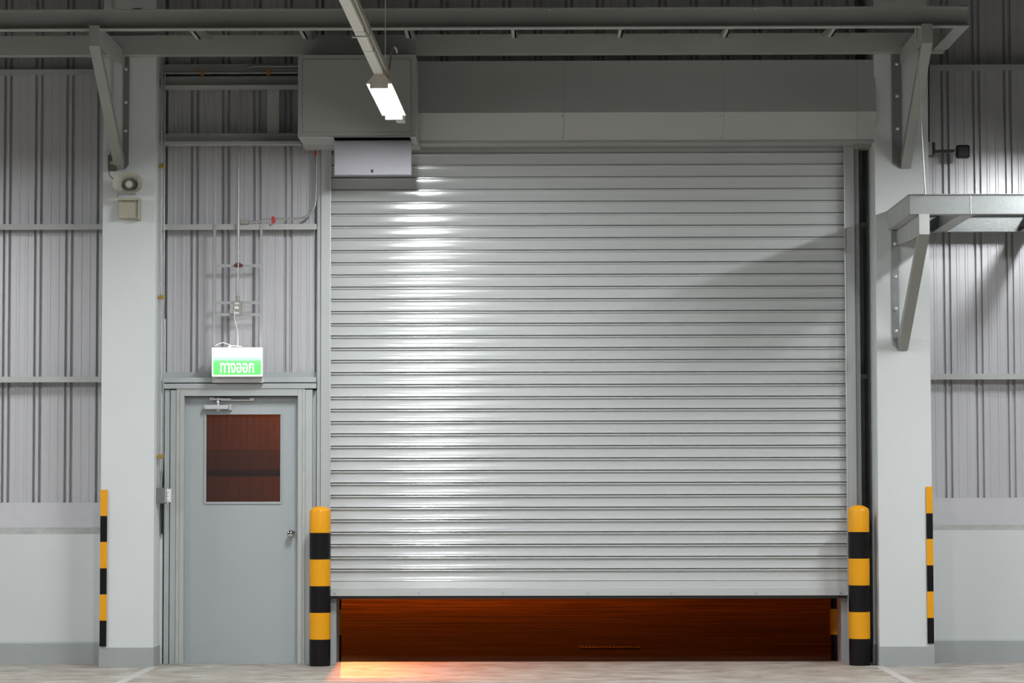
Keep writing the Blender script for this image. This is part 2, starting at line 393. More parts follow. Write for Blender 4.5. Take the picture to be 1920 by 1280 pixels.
# bollards
def bollard(x, Y, label, nb=6, r=.0815, group='striped bollards'):
    t = thing('bollard', label, 'bollard', (x, Y, 0 if Y < .25 else -.02), group)
    z = 0.0 if Y < .25 else -.02
    hts = [.2045] * 6
    for i in range(6):
        w = MB(); z1 = z + .2045; col = M['sblack'] if i % 2 == 0 else M['yellow']
        if i < 5:
            w.lathe([(r, z), (r, z1)], (x, Y, 0), 'Z', 48); w.build('yellow_band' if i % 2 else 'black_band', col, t)
        else:
            zz = z1 - .036
            w.lathe([(r, z), (r, zz - .004), (r * .985, zz), (r * .965, zz + .004), (r * .86, zz + .014), (r * .66, zz + .025), (r * .4, zz + .033), (r * .15, zz + .036), (0, zz + .0365)], (x, Y, 0), 'Z', 48)
            w.build('yellow_cap', col, t)
        z = z1
bollard(gx(600, 1100, -.18), -.18, 'yellow and black striped bollard between the grey door and the shutter')
bollard(gx(1611, 1100, -.18), -.18, 'yellow and black striped bollard in front of the right shutter rail')
bollard(-1.678, .72, 'sliver of a striped bollard outside, behind the left shutter rail')
bollard(gx(1557, 1180, .72) + .0815, .72, 'striped bollard outside the opening, in dim orange light behind the right rail')

# ================================================================== GIRTS
def girt(px0, py0, px1, py1, Y0, Y1, name, label, slope=None, m='steel', lip=True):
    w = MB()
    ym = (py0 + py1) / 2; xm = max(0, min(1920, (px0 + px1) / 2))
    x0 = gx(px0, ym, Y0) if px0 > -50 else XL0; x1 = gx(px1, ym, Y0) if px1 < 1960 else XR0
    zt, zb = gz(xm, py0, Y0), gz(xm, py1, Y0)
    w.prism([(Y0, zb), (Y0, zt), (Y1, zt), (Y1, zt - .006), (Y0 + .006, zt - .006), (Y0 + .006, zb)], 'X', x0, x1)
    o = w.build(name, M[m]); tag(o, label, 'girt', 'horizontal cladding rails')
    return o
girt(-100, 130, 196, 141, .02, YP - .003, 'girt', 'grey rail across the left cladding near the top, behind the beam bracket')
girt(-100, 420, 194, 430.5, .02, YP - .003, 'girt', 'grey rail across the left cladding level with the speaker box')
girt(-100, 706, 193, 716.5, .02, YP - .003, 'girt', 'grey rail across the left cladding, lowest of the three')
girt(300, 420, 594, 430.5, .02, YP - .003, 'girt', 'grey rail between left column and shutter, carrying the sign hanger')
girt(1740, 121, 1965, 132, .02, YP - .02, 'girt', 'grey rail across the right cladding near the top')
girt(1744, 700.5, 1965, 711, .02, YP - .003, 'girt', 'grey rail across the right cladding below the shelf frame')
girt(1612, 417, 1645, 426, .3, .44, 'girt', 'dark rail piece in the gap right of the shutter, upper one')
girt(1612, 701, 1645, 710, .3, .44, 'girt', 'dark rail piece in the gap right of the shutter, lower one')
girt(300, 120, 600, 139, .06, YP - .003, 'girt', 'dark recessed rail behind the high conduits left of the motor box')
# channel beams with a lower flange lip, left of motor box
def channel(px0, py0, px1, py1, lip, label):
    w = MB(); Y0 = -.02; xm = (px0 + px1) / 2
    x0, x1 = gx(px0, py0, Y0), gx(px1, py0, Y0); zt, zb = gz(xm, py0, Y0), gz(xm, py1, Y0)
    w.prism([(Y0 - .10, zb - .022), (Y0 - .10, zb), (Y0, zb), (Y0, zt), (YP - .01, zt), (YP - .01, zt - .01), (Y0 + .012, zt - .01), (Y0 + .012, zb - .022)], 'X', x0, x1)
    return tag(w.build('channel_beam', M['steel']), label, 'beam', 'channel beams left of the motor box')
channel(300, 143, 575, 163, 8, 'grey channel beam below the high conduits, left of the motor box')
channel(300, 250, 566, 268, 8, 'grey channel beam level with the bottom of the motor box')
w = MB(); w.pbox(501.5, 165, 523.5, 250, .0, .06)
tag(w.build('steel_strut', M['steel']), 'short vertical grey strut between the two channel beams', 'strut')

# ================================================================== PERSONNEL DOOR
dr = thing('door_1', 'grey steel door with brown tinted window, closed, left of the shutter', 'door', (gx(450, 1240, .0), 0.05, 0)); dr['kind'] = 'structure'
ZD = lambda py, Y=0.0: gz(450, py, Y)
w = MB()
fy = 0.0
def fr(px0, py0, px1, py1, Y0, Y1, m=None): w.pbox(px0, py0, px1, py1, Y0, Y1, m)
x336, x344 = gx(336, 1000, 0), gx(344, 1000, 0)
x558, x566 = gx(558, 1000, 0), gx(566, 1000, 0)
zt, zi = ZD(732), ZD(742)
w.box(x336, x344, 0, .15, 0, zt); w.box(x558, x566, 0, .15, 0, zt); w.box(x344, x558, 0, .15, zi, zt)
w.build('frame', M['frame_steel'], dr, bevel=.003)
w = MB()
x329, x571 = gx(329, 1000, 0), gx(571.5, 1000, 0)
w.box(x329, x336, .004, .15, 0, ZD(728)); w.box(x566, x571, .004, .15, 0, ZD(728)); w.box(x336, x566, .004, .15, zt, ZD(728))
w.build('sealant_edge', M['frame_edge'], dr, bevel=.004)
YL = .085
lx0, lx1 = x344 + .0006, x558 - .0006; lz1 = zi - .006; lz0 = .006
wx0, wx1 = gx(386.5, 860, YL), gx(525.5, 860, YL); wz0, wz1 = ZD(940.5, YL), ZD(777, YL)
w = MB()
w.box(lx0, wx0, YL, YL + .045, lz0, lz1); w.box(wx1, lx1, YL, YL + .045, lz0, lz1)
w.box(wx0, wx1, YL, YL + .045, lz0, wz0); w.box(wx0, wx1, YL, YL + .045, wz1, lz1)
w.build('leaf', M['door'], dr)
w = MB(); b = .017
for (a, c, e, f) in ((wx0 - b, wx0, wz0 - b, wz1 + b), (wx1, wx1 + b * .6, wz0 - b, wz1 + b), (wx0, wx1, wz0 - b, wz0), (wx0, wx1, wz1, wz1 + b * .5)):
    w.box(a, c, YL - .008, YL + .002, e, f)
w.build('glazing_bead', M['door'], dr, bevel=.003)
w = MB(); w.box(wx0, wx1, YL + .018, YL + .024, wz0, wz1); w.build('pane', M['glass'], dr)
# knob
kx, kz = gx(545, 1000, YL - .05), gz(545, 1000, YL - .05)
w = MB(); w.lathe([(.030, 0), (.030, -.006), (.014, -.010), (.012, -.032), (.022, -.038), (.0295, -.05), (.0295, -.06), (.022, -.071), (.010, -.075), (.0, -.0755)], (kx, YL, kz), 'Y', 28)
w.build('knob', M['chrome'], dr)
# closer
w = MB(); w.pbox(382.5, 759, 428, 766.8, YL - .06, YL); cl = w.build('door_closer', M['closer'], dr, bevel=.003)
w = MB(); w.pbox(429, 758, 434, 768.5, YL - .055, YL - .005)
for k in range(3): w.lathe([(.005, 0), (.004, -.006), (0, -.006)], (gx(431.5, 760 + 3 * k, YL - .055), YL - .055, gz(431.5, 760 + 3 * k, YL - .055)), 'Y', 8)
w.build('end_cap', M['alu'], cl)
px_, pz_ = gx(409, 760, YL - .03), gz(409, 756, YL - .03)
w = MB(); w.lathe([(.009, -.03), (.013, -.02), (.009, 0), (.014, .006), (.010, .02), (.010, .045)], (px_, YL - .03, pz_), 'Z', 12)
w.lathe([(.0, -.062), (.012, -.06), (.016, -.05), (.012, -.042)], (px_, YL - .03, pz_), 'Z', 14); w.build('spindle', M['alu'], cl)
w = MB(); w.pbox(393, 745, 402, 750.3, YL - .045, YL - .02); w.pbox(399, 746.6, 432, 749.6, YL - .05, YL - .04); w.pbox(415, 749.4, 476, 751.2, YL - .04, YL - .015); w.pbox(468, 745.8, 476, 750.6, YL - .045, YL - .02)
w.build('closer_arm', M['alu'], cl)

# posts and cover plates round the door
def post(px0, py0, px1, py1, Y0, Y1, label, m='frame_steel', name='steel_post'):
    w = MB(); ym = (py0 + py1) / 2
    x0, x1 = gx(px0, 1000, Y0), gx(px1, 1000, Y0)
    z0 = 0 if py1 > 1230 else gz(px0, py1, Y0)
    w.box(x0, x1, Y0, Y1, z0, gz(px0, py0, Y0))
    return tag(w.build(name, M[m], bevel=.002), label, 'post')
post(307.5, 730, 317, 1243, .02, .15, 'narrow grey post between the left column and the door frame')
post(318.3, 731, 329, 1243, .01, .15, 'grey post touching the left edge of the door frame')
post(571.8, 730, 585, 1243, .01, .15, 'grey post touching the right edge of the door frame')
post(585.5, 731, 594, 1243, .07, .15, 'dark recessed post right of the door', 'steel')
def lintel(py0, py1, Y0, label):
    w = MB(); x0, x1 = gx(307, 712, Y0), gx(593, 712, Y0)
    w.box(x0, x1, Y0, .155, gz(450, py1, Y0), gz(450, py0, Y0))
    return w, label
w, l = lintel(707.5, 716.8, .0, ''); tag(w.build('door_lintel', M['frame_steel'], bevel=.002), 'upper of two grey rails across the top of the door, under the exit sign', 'rail')
w, l = lintel(718.6, 728.2, -.004, ''); tag(w.build('door_lintel', M['frame_steel'], bevel=.002), 'lower of two grey rails directly on top of the door frame', 'rail')

# ================================================================== ROLLER SHUTTER
sh = thing('roller_shutter', 'wide silver grey slatted roller shutter raised a little off the floor', 'roller shutter', (gx(1100, 1240, 0), 0.05, 0))
sx0, sx1 = gx(617, 700, .06), gx(1588, 700, .06)
YC = .06
zB = gz(1100, 1088.3, YC)          # bottom of slats
pitch = (gz(1100, 285.6 - .8, YC) - gz(1100, 1087.6, YC)) / 35.0
n_sl = 37
me_pts = []
def slat_profile(z):
    "points from bottom to top; y relative to curtain plane, negative = toward the hall"
    p = pitch; pts = []
    pts.append((.016, z)); pts.append((-.007, z + .0005))
    y = -.0095; n = 20; hf = .0745
    for i in range(n + 1):
        t = i / n
        pts.append((y, z + .001 + hf * t))
        tm = t + .5 / n; a = math.radians(27 - 47 * tm if tm < .45 else 5.85 - 12 * (tm - .45)); y += math.tan(a) * hf / n
    for (yy, zz) in ((-.0095, .0770), (-.0112, .0785), (-.0115, .0805), (-.0108, .0835), (-.0095, .0862), (-.0080, .0875)): pts.append((yy, z + zz))
    pts.append((.016, z + .0880)); 
    return pts
w = MB(); prof = []
for k in range(n_sl): prof += slat_profile(zB + k * pitch)
lo = [w.bm.verts.new((sx0, YC + y, z)) for y, z in prof]; hi = [w.bm.verts.new((sx1, YC + y, z)) for y, z in prof]
for i in range(len(prof) - 1):
    f = w.bm.faces.new([lo[i], hi[i], hi[i + 1], lo[i + 1]]); f.smooth = True
# back skin
zt_s = prof[-1][1]
v = [w.bm.verts.new(p) for p in [(sx0, YC + .035, zB), (sx1, YC + .035, zB), (sx1, YC + .035, zt_s), (sx0, YC + .035, zt_s)]]
w.bm.faces.new(v[::-1])
cur = w.build('curtain', M['shutter'], sh)
# split shading at sharp folds
for e in cur.data.edges: pass
try:
    cur.data.set_sharp_from_angle(angle=math.radians(38))
except Exception: pass
# bottom rail
w = MB(); z0 = gz(1100, 1116.6, YC - .02)
zmid = gz(1100, 1101.5, YC - .02)
w.prism([(YC + .03, z0), (YC - .024, z0), (YC - .026, z0 + .003), (YC - .026, zmid - .002), (YC - .020, zmid + .002), (YC - .012, zB - .004), (YC + .004, zB), (YC + .03, zB)], 'X', sx0 + .005, sx1 - .005)
br = w.build('bottom_rail', M['shutter'], sh)
w = MB(); 
for px in (628, 786, 944, 1101.5, 1259, 1417, 1576):
    w.lathe([(.009, 0), (.008, -.005), (0, -.006)], (gx(px, 1111, YC - .02), YC - .026, gz(px, 1111, YC - .02)), 'Y', 10)
w.build('rivet', M['steel'], br, split=True)
w = MB(); w.box(sx0 + .01, sx1 - .01, YC - .018, YC + .03, z0 - .022, z0); w.build('rubber_seal', M['rubber'], sh)
# guide rails
ztg = gz(610, 268, 0)
def rail(pout, pin, pback, side):
    w = MB(); xo, xi = gx(pout, 700, 0), gx(pin, 700, 0)
    d = 1 if xi > xo else -1
    w.prism([(xo, 0), (xi, 0), (xi, .022), (xi - d * .006, .022), (xi - d * .006, .006), (xo + d * .006, .006), (xo + d * .006, .118), (xi + d * .042, .118), (xi + d * .042, .13), (xo, .13)], 'Z', 0, ztg)
    w.build('guide_rail', M['rail'], sh)
    w = MB(); w.box(xi - d * .003, xi + d * .004, -.008, .012, 0, ztg); w.build('rail_lip', M['alu'], sh)
rail(601.5, 619, 0, 'l'); rail(1604.5, 1586.5, 0, 'r')
# dark angle beside right rail and narrow one beside left rail
w = MB(); w.box(gx(1604.8, 700, .01), gx(1613.5, 700, .01), .01, .13, 0, ztg)
tag(w.build('steel_post', M['rough_steel']), 'rough grey angle post just right of the right shutter rail', 'post')
w = MB(); w.box(gx(594.6, 700, .03), gx(601, 700, .03), .03, .13, 0, ztg)
tag(w.build('steel_post', M['frame_steel']), 'slim grey post just left of the left shutter rail', 'post')

# hood
w = MB()
hx0, hx1 = gx(784, 200, -.3), gx(1642, 200, -.3)
xm = 1200
zA = gz(xm, 113.5, -.25); zB2 = gz(xm, 210.5, -.335); zC = gz(xm, 264, -.24)
w.prism([(.14, zA), (-.25, zA), (-.335, zB2), (-.24, zC), (-.24, zC - .012), (.02, zC - .012), (.02, zC + .05), (.14, zC + .05)], 'X', hx0, hx1)
hood = w.build('hood', M['hood'], sh)
w = MB()
for px in (1057, 1356.5, 1607):
    xj = gx(px, 190, -.3)
    w.prism([(-.2505, zA), (-.3362, zB2), (-.2412, zC), (-.235, zC), (-.33, zB2), (-.245, zA)], 'X', xj - .0025, xj + .0025)
w.build('seam', M['steel_dark'], hood, split=True)
w = MB()
for px in (1054, 1352, 1612):
    for (py, Y) in ((120, -.257), (204, -.332), (217, -.334), (258, -.252)):
        w.lathe([(.0055, .002), (.0055, -.002), (0, -.003)], (gx(px, py, Y), Y, gz(px, py, Y)), 'Y', 8)
w.build('screw', M['steel_dark'], hood, split=True)
w = MB(); w.box(hx0, hx1, -.245, -.232, zC - .018, zC + .001); w.build('hood_lip', M['rail'], hood)
w = MB(); w.pbox(1601, 268, 1638, 276, -.1, .1); w.build('end_bracket', M['steel_dark'], hood)

# ---- motor box
mbx = thing('motor_box', 'grey square motor housing at the top left of the shutter, behind the lamp', 'motor box', (gx(668, 257, -.72), -.5, gz(668, 257, -.72)))
YM = -.74
w = MB()
mx0, mx1 = gx(558.5, 180, YM), gx(779.5, 180, YM); mz0, mz1 = gz(668, 257, YM), gz(668, 102, YM)
slx0, slx1 = gx(625, 262, -.66), gx(770, 262, -.66)
w.box(mx0, mx1, YM, -.27, mz0 + .01, mz1); w.box(mx0, slx0, YM, -.27, mz0, mz0 + .01); w.box(slx1, mx1, YM, -.27, mz0, mz0 + .01)
w.box(slx0, slx1, YM, -.715, mz0, mz0 + .01)
w.build('housing', M['hood'], mbx, bevel=.004)
w = MB(); w.box(slx0, slx1, -.7145, -.47, mz0 + .0080, mz0 + .0099); w.build('slot', M['void'], mbx)  # black sheet painted in for the shade inside the open slot
w = MB(); ix0, ix1 = gx(567.5, 180, YM), gx(770, 180, YM); iz0, iz1 = gz(668, 247.3, YM), gz(668, 111.2, YM)
w.box(ix0, ix1, YM - .004, YM + .001, iz0, iz1); pn = w.build('access_panel', M['hood'], mbx)
w = MB(); g = .0035
for (a, b_, c, d_) in ((ix0 - g, ix0, iz0 - g, iz1 + g), (ix1, ix1 + g, iz0 - g, iz1 + g), (ix0, ix1, iz0 - g, iz0), (ix0, ix1, iz1, iz1 + g)):
    w.box(a, b_, YM - .0006, YM + .001, c, d_)
w.build('panel_gap', M['boxmid'], mbx)
w = MB()
for (px, py) in ((569.5, 114), (667, 113), (768, 114), (768, 121), (569, 238), (573, 246), (663, 246), (766, 246), (769, 180)):
    w.lathe([(.006, .001), (.006, -.002), (0, -.003)], (gx(px, py, YM - .004), YM - .004, gz(px, py, YM - .004)), 'Y', 8)
w.build('screw', M['steel_dark'], pn, split=True)
w = MB(); w.box(gx(566.5, 262, -.3), gx(786, 262, -.3), -.27, .02, gz(700, 273, -.27), mz0 + .05); w.build('back_plate', M['hood'], mbx)
# hanging control cover
cc = thing('control_cover', 'smooth lilac grey metal cover hanging under the motor box over the shutter', 'cover', (gx(699, 328, -.5), -.5, gz(699, 328, -.5)))
w = MB(); w.box(gx(626.5, 295, -.52), gx(772, 295, -.52), -.52, -.47, gz(699, 328, -.52), mz0 + .0075); w.build('casing', M['cover'], cc, bevel=.006)
w = MB(); w.lathe([(.012, 0), (.012, -.004), (.006, -.005), (.006, -.001)], (gx(698, 320.5, -.525), -.52, gz(698, 320.5, -.525)), 'Y', 16)
lk = w.build('lock', M['chrome'], cc)

# ================================================================== UPPER STEEL FRAME
def ibeam(name, x0, x1, Yf, Yb, z0, z1, ft, fwd, label, cat='beam', m='steel', grp=None):
    "channel: web at Yf+fwd, flanges sticking out toward the hall"
    w = MB(); yw = Yf + fwd
    w.box(x0, x1, yw, yw + .012, z0, z1)
    w.box(x0, x1, Yf, Yb, z0, z0 + ft); w.box(x0, x1, Yf, Yb, z1 - ft, z1)
    return tag(w.build(name, M[m]), label, cat, grp)
YF = -1.44
xfR = gx(1817.5, 30, YF)
zf0, zf1 = gz(960, 51.8, YF), gz(960, 14.5, YF)
zfl = gz(960, 50, YF) - zf0
uf = thing('canopy_frame', 'long grey steel ladder frame carried above the shutter by two brackets', 'steel frame', (gx(960, 55, YF), -.3, zf0))
w = MB()
w.box(XL0 + 1, xfR, YF, YF + .09, zf0, zf0 + zfl); w.box(XL0 + 1, xfR, YF + .0, YF + .09, zf1 - .008, zf1)
w.box(XL0 + 1, xfR, YF + .07, YF + .082, zf0 + zfl, zf1 - .008)
w.build('front_beam', M['steel'], uf)
# back beam
YBk = -.40
zb0, zb1 = gz(960, 96.8, YBk), gz(960, 64, YBk); xbR = gx(1771, 85, YBk)
w = MB(); w.prism([(YBk, zb0 - .012), (YBk, zb1), (-.285, zb1), (-.285, zb1 - .008), (YBk + .012, zb1 - .008), (YBk + .012, zb0), (-.285, zb0), (-.285, zb0 - .012)], 'X', XL0 + 1, xbR)
w.build('back_beam', M['steel'], uf)
# right end beam (runs toward the wall)
w = MB(); w.box(xfR - .012, xfR, YF + .0905, YBk - .001, zf0 + .0105, zf1); w.box(xfR - .10, xfR, YF + .0905, YBk - .001, zf0, zf0 + .01); w.build('end_beam', M['steel'], uf)
# small struts between the beams
for px in (378, 578, 771, 967, 1164, 1360, 1556):
    x = gx(px, 66, -.85)
    w = MB(); w.prism([(YF + .1, zf0 + .01), (YF + .1, zf0 + .07), (YBk, zb1), (YBk, zb0 + .10), (YF + .5, zf0 + .01)], 'X', x - .006, x + .006)
    w.box(x - .03, x + .006, YF + .16, YF + .5, zf0 + .01, zf0 + .014)
    w.build('strut', M['steel'], uf)
# beam splices / clips on top of the front beam
for px in (256, 1031, 1417, 1808):
    w = MB(); x = gx(px, 14, YF); w.box(x - .03, x + .03, YF + .01, YF + .1, zf1, zf1 + .012); bolt(w, x, zf1 - .01, YF, .01)
    w.build('splice_plate', M['steel'], uf)

def bracket(pxa, pxb, ytop, yend, ydiag, ybot, Yf, side, label, flange_px, bolts):
    """pxa..pxb = width of the front end plate; ytop..yend its height; brace runs back down to column at ybot"""
    Yc = -.284
    x0, x1 = gx(pxa, (ytop + yend) / 2, Yf), gx(pxb, (ytop + yend) / 2, Yf)
    xm = (pxa + pxb) / 2
    z1, z0 = gz(xm, ytop, Yf), gz(xm, yend, Yf)
    zb = gz(1010 + (xm - 1010) * .95, ybot, Yc - .01)
    t = thing('steel_bracket', label, 'bracket', ((x0 + x1) / 2, Yc, zb), 'triangular steel brackets on the columns')
    w = MB(); w.box(x0, x1, Yf, Yf + .008, z0, z1)
    xs_ = x0 if side > 0 else x1 - .006          # web on the side facing the middle of the wall
    w.prism([(Yf + .0081, z0), (Yf + .0081, z1 - .0085), (Yc, z1 - .0085), (Yc, z0 + .03), (Yf + .5, z0 + .004)], 'X', xs_, xs_ + .006)
    w.box(x0, x1, Yf + .0081, Yc, z1 - .008, z1)
    w.build('top_arm', M['steel'], t)
    th = .075
    w = MB()
    w.prism([(Yf, z0), (Yf + th * 1.35, z0), (Yc, zb + (z0 - zb) * .115), (Yc, zb), (Yc - .012, zb)], 'X', x0, x1)
    w.build('brace', M['steel_dark'], t)
    w = MB()
    fx0 = gx(flange_px, (ytop + ybot) / 2, Yc)
    fa, fb = (min(fx0, x0), x0 + .012) if side > 0 else (x1 - .012, max(fx0, x1))
    w.prism([(fa, z1), (fb, z1), (fb, zb), (fb - .012, zb), (fa, zb + .04)] if side > 0 else [(fb, z1), (fa, z1), (fa, zb), (fa + .012, zb), (fb, zb + .04)], 'Y', Yc - .01, Yc + .004)
    fl = w.build('mounting_flange', M['rough_steel'] if ytop > 300 else M['flange'], t)
    for by in bolts:
        w = MB(); bx = fa + (fb - fa) * (.52 if side > 0 else .48)
        bolt(w, bx, gz(xm, by, Yc), Yc - .01); w.build('bolt', M['alu'], fl)
    return t
bracket(167, 186.3, 47.5, 86, 0, 318, -1.45, -1, 'steel bracket on the left column holding up the long frame', 242, (130, 192, 245))
bracket(1728.8, 1748.5, 44.5, 80.5, 0, 316, -1.45, 1, 'steel bracket high on the right column holding up the long frame', 1672, (120, 180, 241))
bracket(1723.5, 1743, 401, 439, 0, 656, -1.45, 1, 'steel bracket lower on the right column under the shelf frame', 1672, (457, 519, 579, 621))

# ================================================================== LOWER RIGHT SHELF FRAME
YS = -1.44
sf = thing('shelf_frame', 'grey welded steel frame jutting from the right wall below the black sensor', 'steel frame', (gx(1800, 401, YS), -.7, gz(1800, 401, YS)))
lx = gx(1705.5, 385, YS); rx = gx(2400, 385, YS)
sz1, sz0 = gz(1800, 365.3, YS), gz(1800, 401.2, YS)
w = MB(); w.box(lx, rx, YS, YS + .012, sz0, sz1)
w.box(lx - .006, rx, YS - .012, YS + .1, sz1, sz1 + .008); w.box(lx, rx, YS + .0125, YS + .09, sz0, sz0 + .008); w.build('front_beam', M['rough_steel'], sf, bevel=.002)
w = MB(); w.box(lx, lx + .012, YS + .0125, -.286, sz0 + .0085, sz1 - .0005); w.box(lx - .006, lx + .08, YS + .101, -.286, sz1, sz1 + .008); w.box(lx, lx + .075, YS + .0905, -.286, sz0 - .0, sz0 + .008)
w.build('side_beam', M['steel'], sf)
w = MB(); xr = XCR1 + .004; w.box(xr, rx, -.06, -.045, sz0, sz1 - .0085); w.box(xr, rx, -.13, -.0605, sz0, sz0 + .008); w.box(xr, rx, -.13, .0, sz1 - .008, sz1); w.build('back_beam', M['rough_steel'], sf)
for px in (1817, 1990, 2170):
    x = gx(px, 404, YS)
    w = MB(); w.box(x - .05, x + .05, YS + .0905, -.131, sz0 + .0, sz0 + .01); w.box(x - .006, x + .006, YS + .0905, -.061, sz0 + .0105, sz1 - .009); w.build('cross_bar', M['steel'], sf)
w = MB(); xw = gx(1820, 385, YS); 
w.tube([(xw + .003 * math.sin(i * 2.1), YS - .001, sz0 + (sz1 - sz0) * i / 8) for i in range(9)], .0035, 6); w.build('weld_seam', M['alu'], sf)
# tie rod
w = MB(); w.tube([at(1716.5, 52, -1.47), at(1735, 364.5, -1.47)], .006, 8); 
tag(w.build('tie_rod', M['steel']), 'thin steel rod hanging between the upper frame and the shelf frame', 'rod')

# ================================================================== LAMPS
def lamp(x, ya, yb, z, label, power=1.0):
    t = thing('strip_lamp', label, 'lamp', (x, (ya + yb) / 2, z), 'linear lamps along the hall')
    w = MB(); w.prism([(x - .085, z), (x + .085, z), (x + .04, z + .055), (x - .04, z + .055)], 'Y', ya, yb); w.build('reflector', M['lampbody'], t)
    w = MB()
    for s in (-.035, .035): w.tube([(x + s, ya + .03, z - .014), (x + s, yb - .03, z - .014)], .013, 10)
    w.build('tube', TUBE, t, split=True)
    w = MB()
    for yy in (ya + .015, yb - .015): w.box(x - .06, x + .06, yy - .015, yy + .015, z - .03, z)
    w.build('tube_holder', M['lampbody'], t, split=True)
    if abs(x + 1.1) > .2:
        w = MB()
        for yy in (ya + .2, yb - .2): w.tube([(x, yy, z + .05), (x, yy, ZTOP)], .003, 6)
        w.build('suspension_wire', M['wirepaint'], t, split=True)
    ld = bpy.data.lights.new('strip_light', 'AREA'); ld.shape = 'RECTANGLE'; ld.size = .15; ld.size_y = (yb - ya) - .08; ld.energy = LP * power; ld.color = (.955, .98, 1.0)
    lo_ = bpy.data.objects.new('strip_light', ld); COL.objects.link(lo_); lo_.location = (x, (ya + yb) / 2, z - .034)
    lo_.parent = t; lo_.matrix_parent_inverse = t.matrix_world.inverted()
    return t
TUBE = emit('lit_tube', (1, .99, .97), 60)
LP = 112
LZ = 4.05
lA = at(724, 182, -3.0)
lx_ = -1.047
vl = lamp(lx_, -3.15, -1.65, LZ, 'bright strip lamp under the white trunking in front of the motor box')
# visible trunking
tr = thing('lamp_trunking', 'cream trunking running toward the camera above the bright strip lamp', 'trunking', (lx_, -2.4, LZ + .056))
w = MB(); w.box(lx_ - .032, lx_ + .032, -30, -.86, LZ + .057, LZ + .10); w.build('channel', M['lampbody'], tr, bevel=.003)
w = MB(); w.box(lx_ + .038, lx_ + .052, -30, -2.6, LZ + .085, LZ + .125); w.build('cable_tray_edge', M['beige'], tr)
w = MB()
for yy in (-4.78, -4.08, -3.2): w.box(lx_ - .0365, lx_ + .0365, yy, yy + .012, LZ + .0562, LZ + .101)
w.build('joint', M['boxgrey'], tr, split=True)
w = MB(); yy = -4.64; w.box(lx_ - .052, lx_ + .052, yy, yy + .02, LZ + .048, LZ + .056); w.box(lx_ + .05, lx_ + .056, yy, yy + .02, LZ + .048, LZ + .17); w.box(lx_ - .056, lx_ - .05, yy, yy + .02, LZ + .048, LZ + .07); w.build('clip', M['alu'], tr)
w = MB(); w.box(lx_ + .03, lx_ + .05, -1.25, -1.2, LZ + .05, LZ + .14); w.build('end_hanger', M['alu'], tr)
for q in (vl, tr): q.rotation_euler.z = -.011
w = MB(); p = at(722.5, 80, -2.9); w.tube([(p.x, -2.9, ZTOP), (p.x, -2.9, LZ + .1)], .0035, 6)
tag(w.build('hanger_wire', M['wirepaint']), 'thin straight wire hanging from the roof down to the strip lamp', 'wire')
w = MB(); pts = [at(728, 146, -2.9), at(731, 120, -2.8), at(733.5, 100, -2.6), at(736, 90, -2.4), at(739, 87, -2.2), at(743, 92, -1.9), at(744, 98, -1.6)]
w.tube(pts, .008, 8); tag(w.build('lamp_cable', M['graycable']), 'grey cable looping over the top of the motor box beside the lamp', 'cable')
# other lamps of the hall (outside the frame)
for (x, y, pw, lb) in ((4.13, -2.4, 1.1, 'strip lamp in the right row nearest the cladding wall, over the shelf frame'), (-6.2, -2.4, 1.0, 'strip lamp in the left row nearest the cladding wall'),
        (9.3, -2.4, .8, 'strip lamp nearest the right end wall'), (-11.3, -2.4, .8, 'strip lamp nearest the left end wall'), (-1.102, -7.4, 1.5, 'second strip lamp from the shutter in the middle row'),
        (4.13, -7.4, 1.5, 'second strip lamp from the wall in the right row'), (-6.2, -7.4, 1.5, 'second strip lamp from the wall in the left row'), (-1.175, -14, 1.5, 'third strip lamp from the shutter in the middle row')):
    lamp(x, y - .75, y + .75, LZ, lb, pw)

# ================================================================== HORN, BOXES, CONDUITS
# horn loudspeaker on left column
hx, hz = gx(239.3, 343.5, -.5), gz(239.3, 343.5, -.5)
hs = thing('horn_speaker', 'beige oval horn loudspeaker on the left column', 'loudspeaker', (hx, -.3, hz))
A, B = .115, .081
w = MB(); rim = -.51
prof = [(1.0, rim), (1.035, rim + .004), (1.0, rim + .012), (.72, rim + .09), (.5, rim + .15), (.42, rim + .2)]
w.lathe([(r, h) for r, h in [(.46, rim + .19), (.47, rim + .12), (.60, rim + .075), (.80, rim + .035), (.955, rim + .006), (1.0, rim), (1.01, rim + .006), (.84, rim + .045), (.64, rim + .09), (.52, rim + .15), (.50, rim + .2)]], (hx, 0, hz), 'Y', 48, None, A, B, 2.5)
w.build('horn_bell', M['horn'], hs)
w = MB(); w.lathe([(.052, rim + .15), (.052, rim + .105), (.046, rim + .10), (.040, rim + .105), (.036, rim + .08), (.026, rim + .07)], (hx, 0, hz), 'Y', 28); w.build('driver_ring', M['hornin'], hs)
w = MB(); w.lathe([(.026, rim + .075), (.025, rim + .066), (.018, rim + .062), (0, rim + .061)], (hx, 0, hz), 'Y', 24); w.build('centre_cap', M['horncap'], hs)
w = MB()
for a in (35, 145, 270): w.lathe([(.0045, 0), (.0045, -.004), (0, -.004)], (hx + .036 * math.cos(math.radians(a)), rim + .088, hz + .036 * math.sin(math.radians(a))), 'Y', 8)
w.build('screw', M['black'], hs, split=True)
w = MB(); w.lathe([(.05, rim + .14), (.055, rim + .2), (.05, -.28)], (hx, 0, hz), 'Y', 24); w.build('driver_body', M['horn'], hs)
w = MB(); w.box(hx - .03, hx + .03, -.31, -.28, hz - .06, hz + .06); w.build('mount', M['steel'], hs)
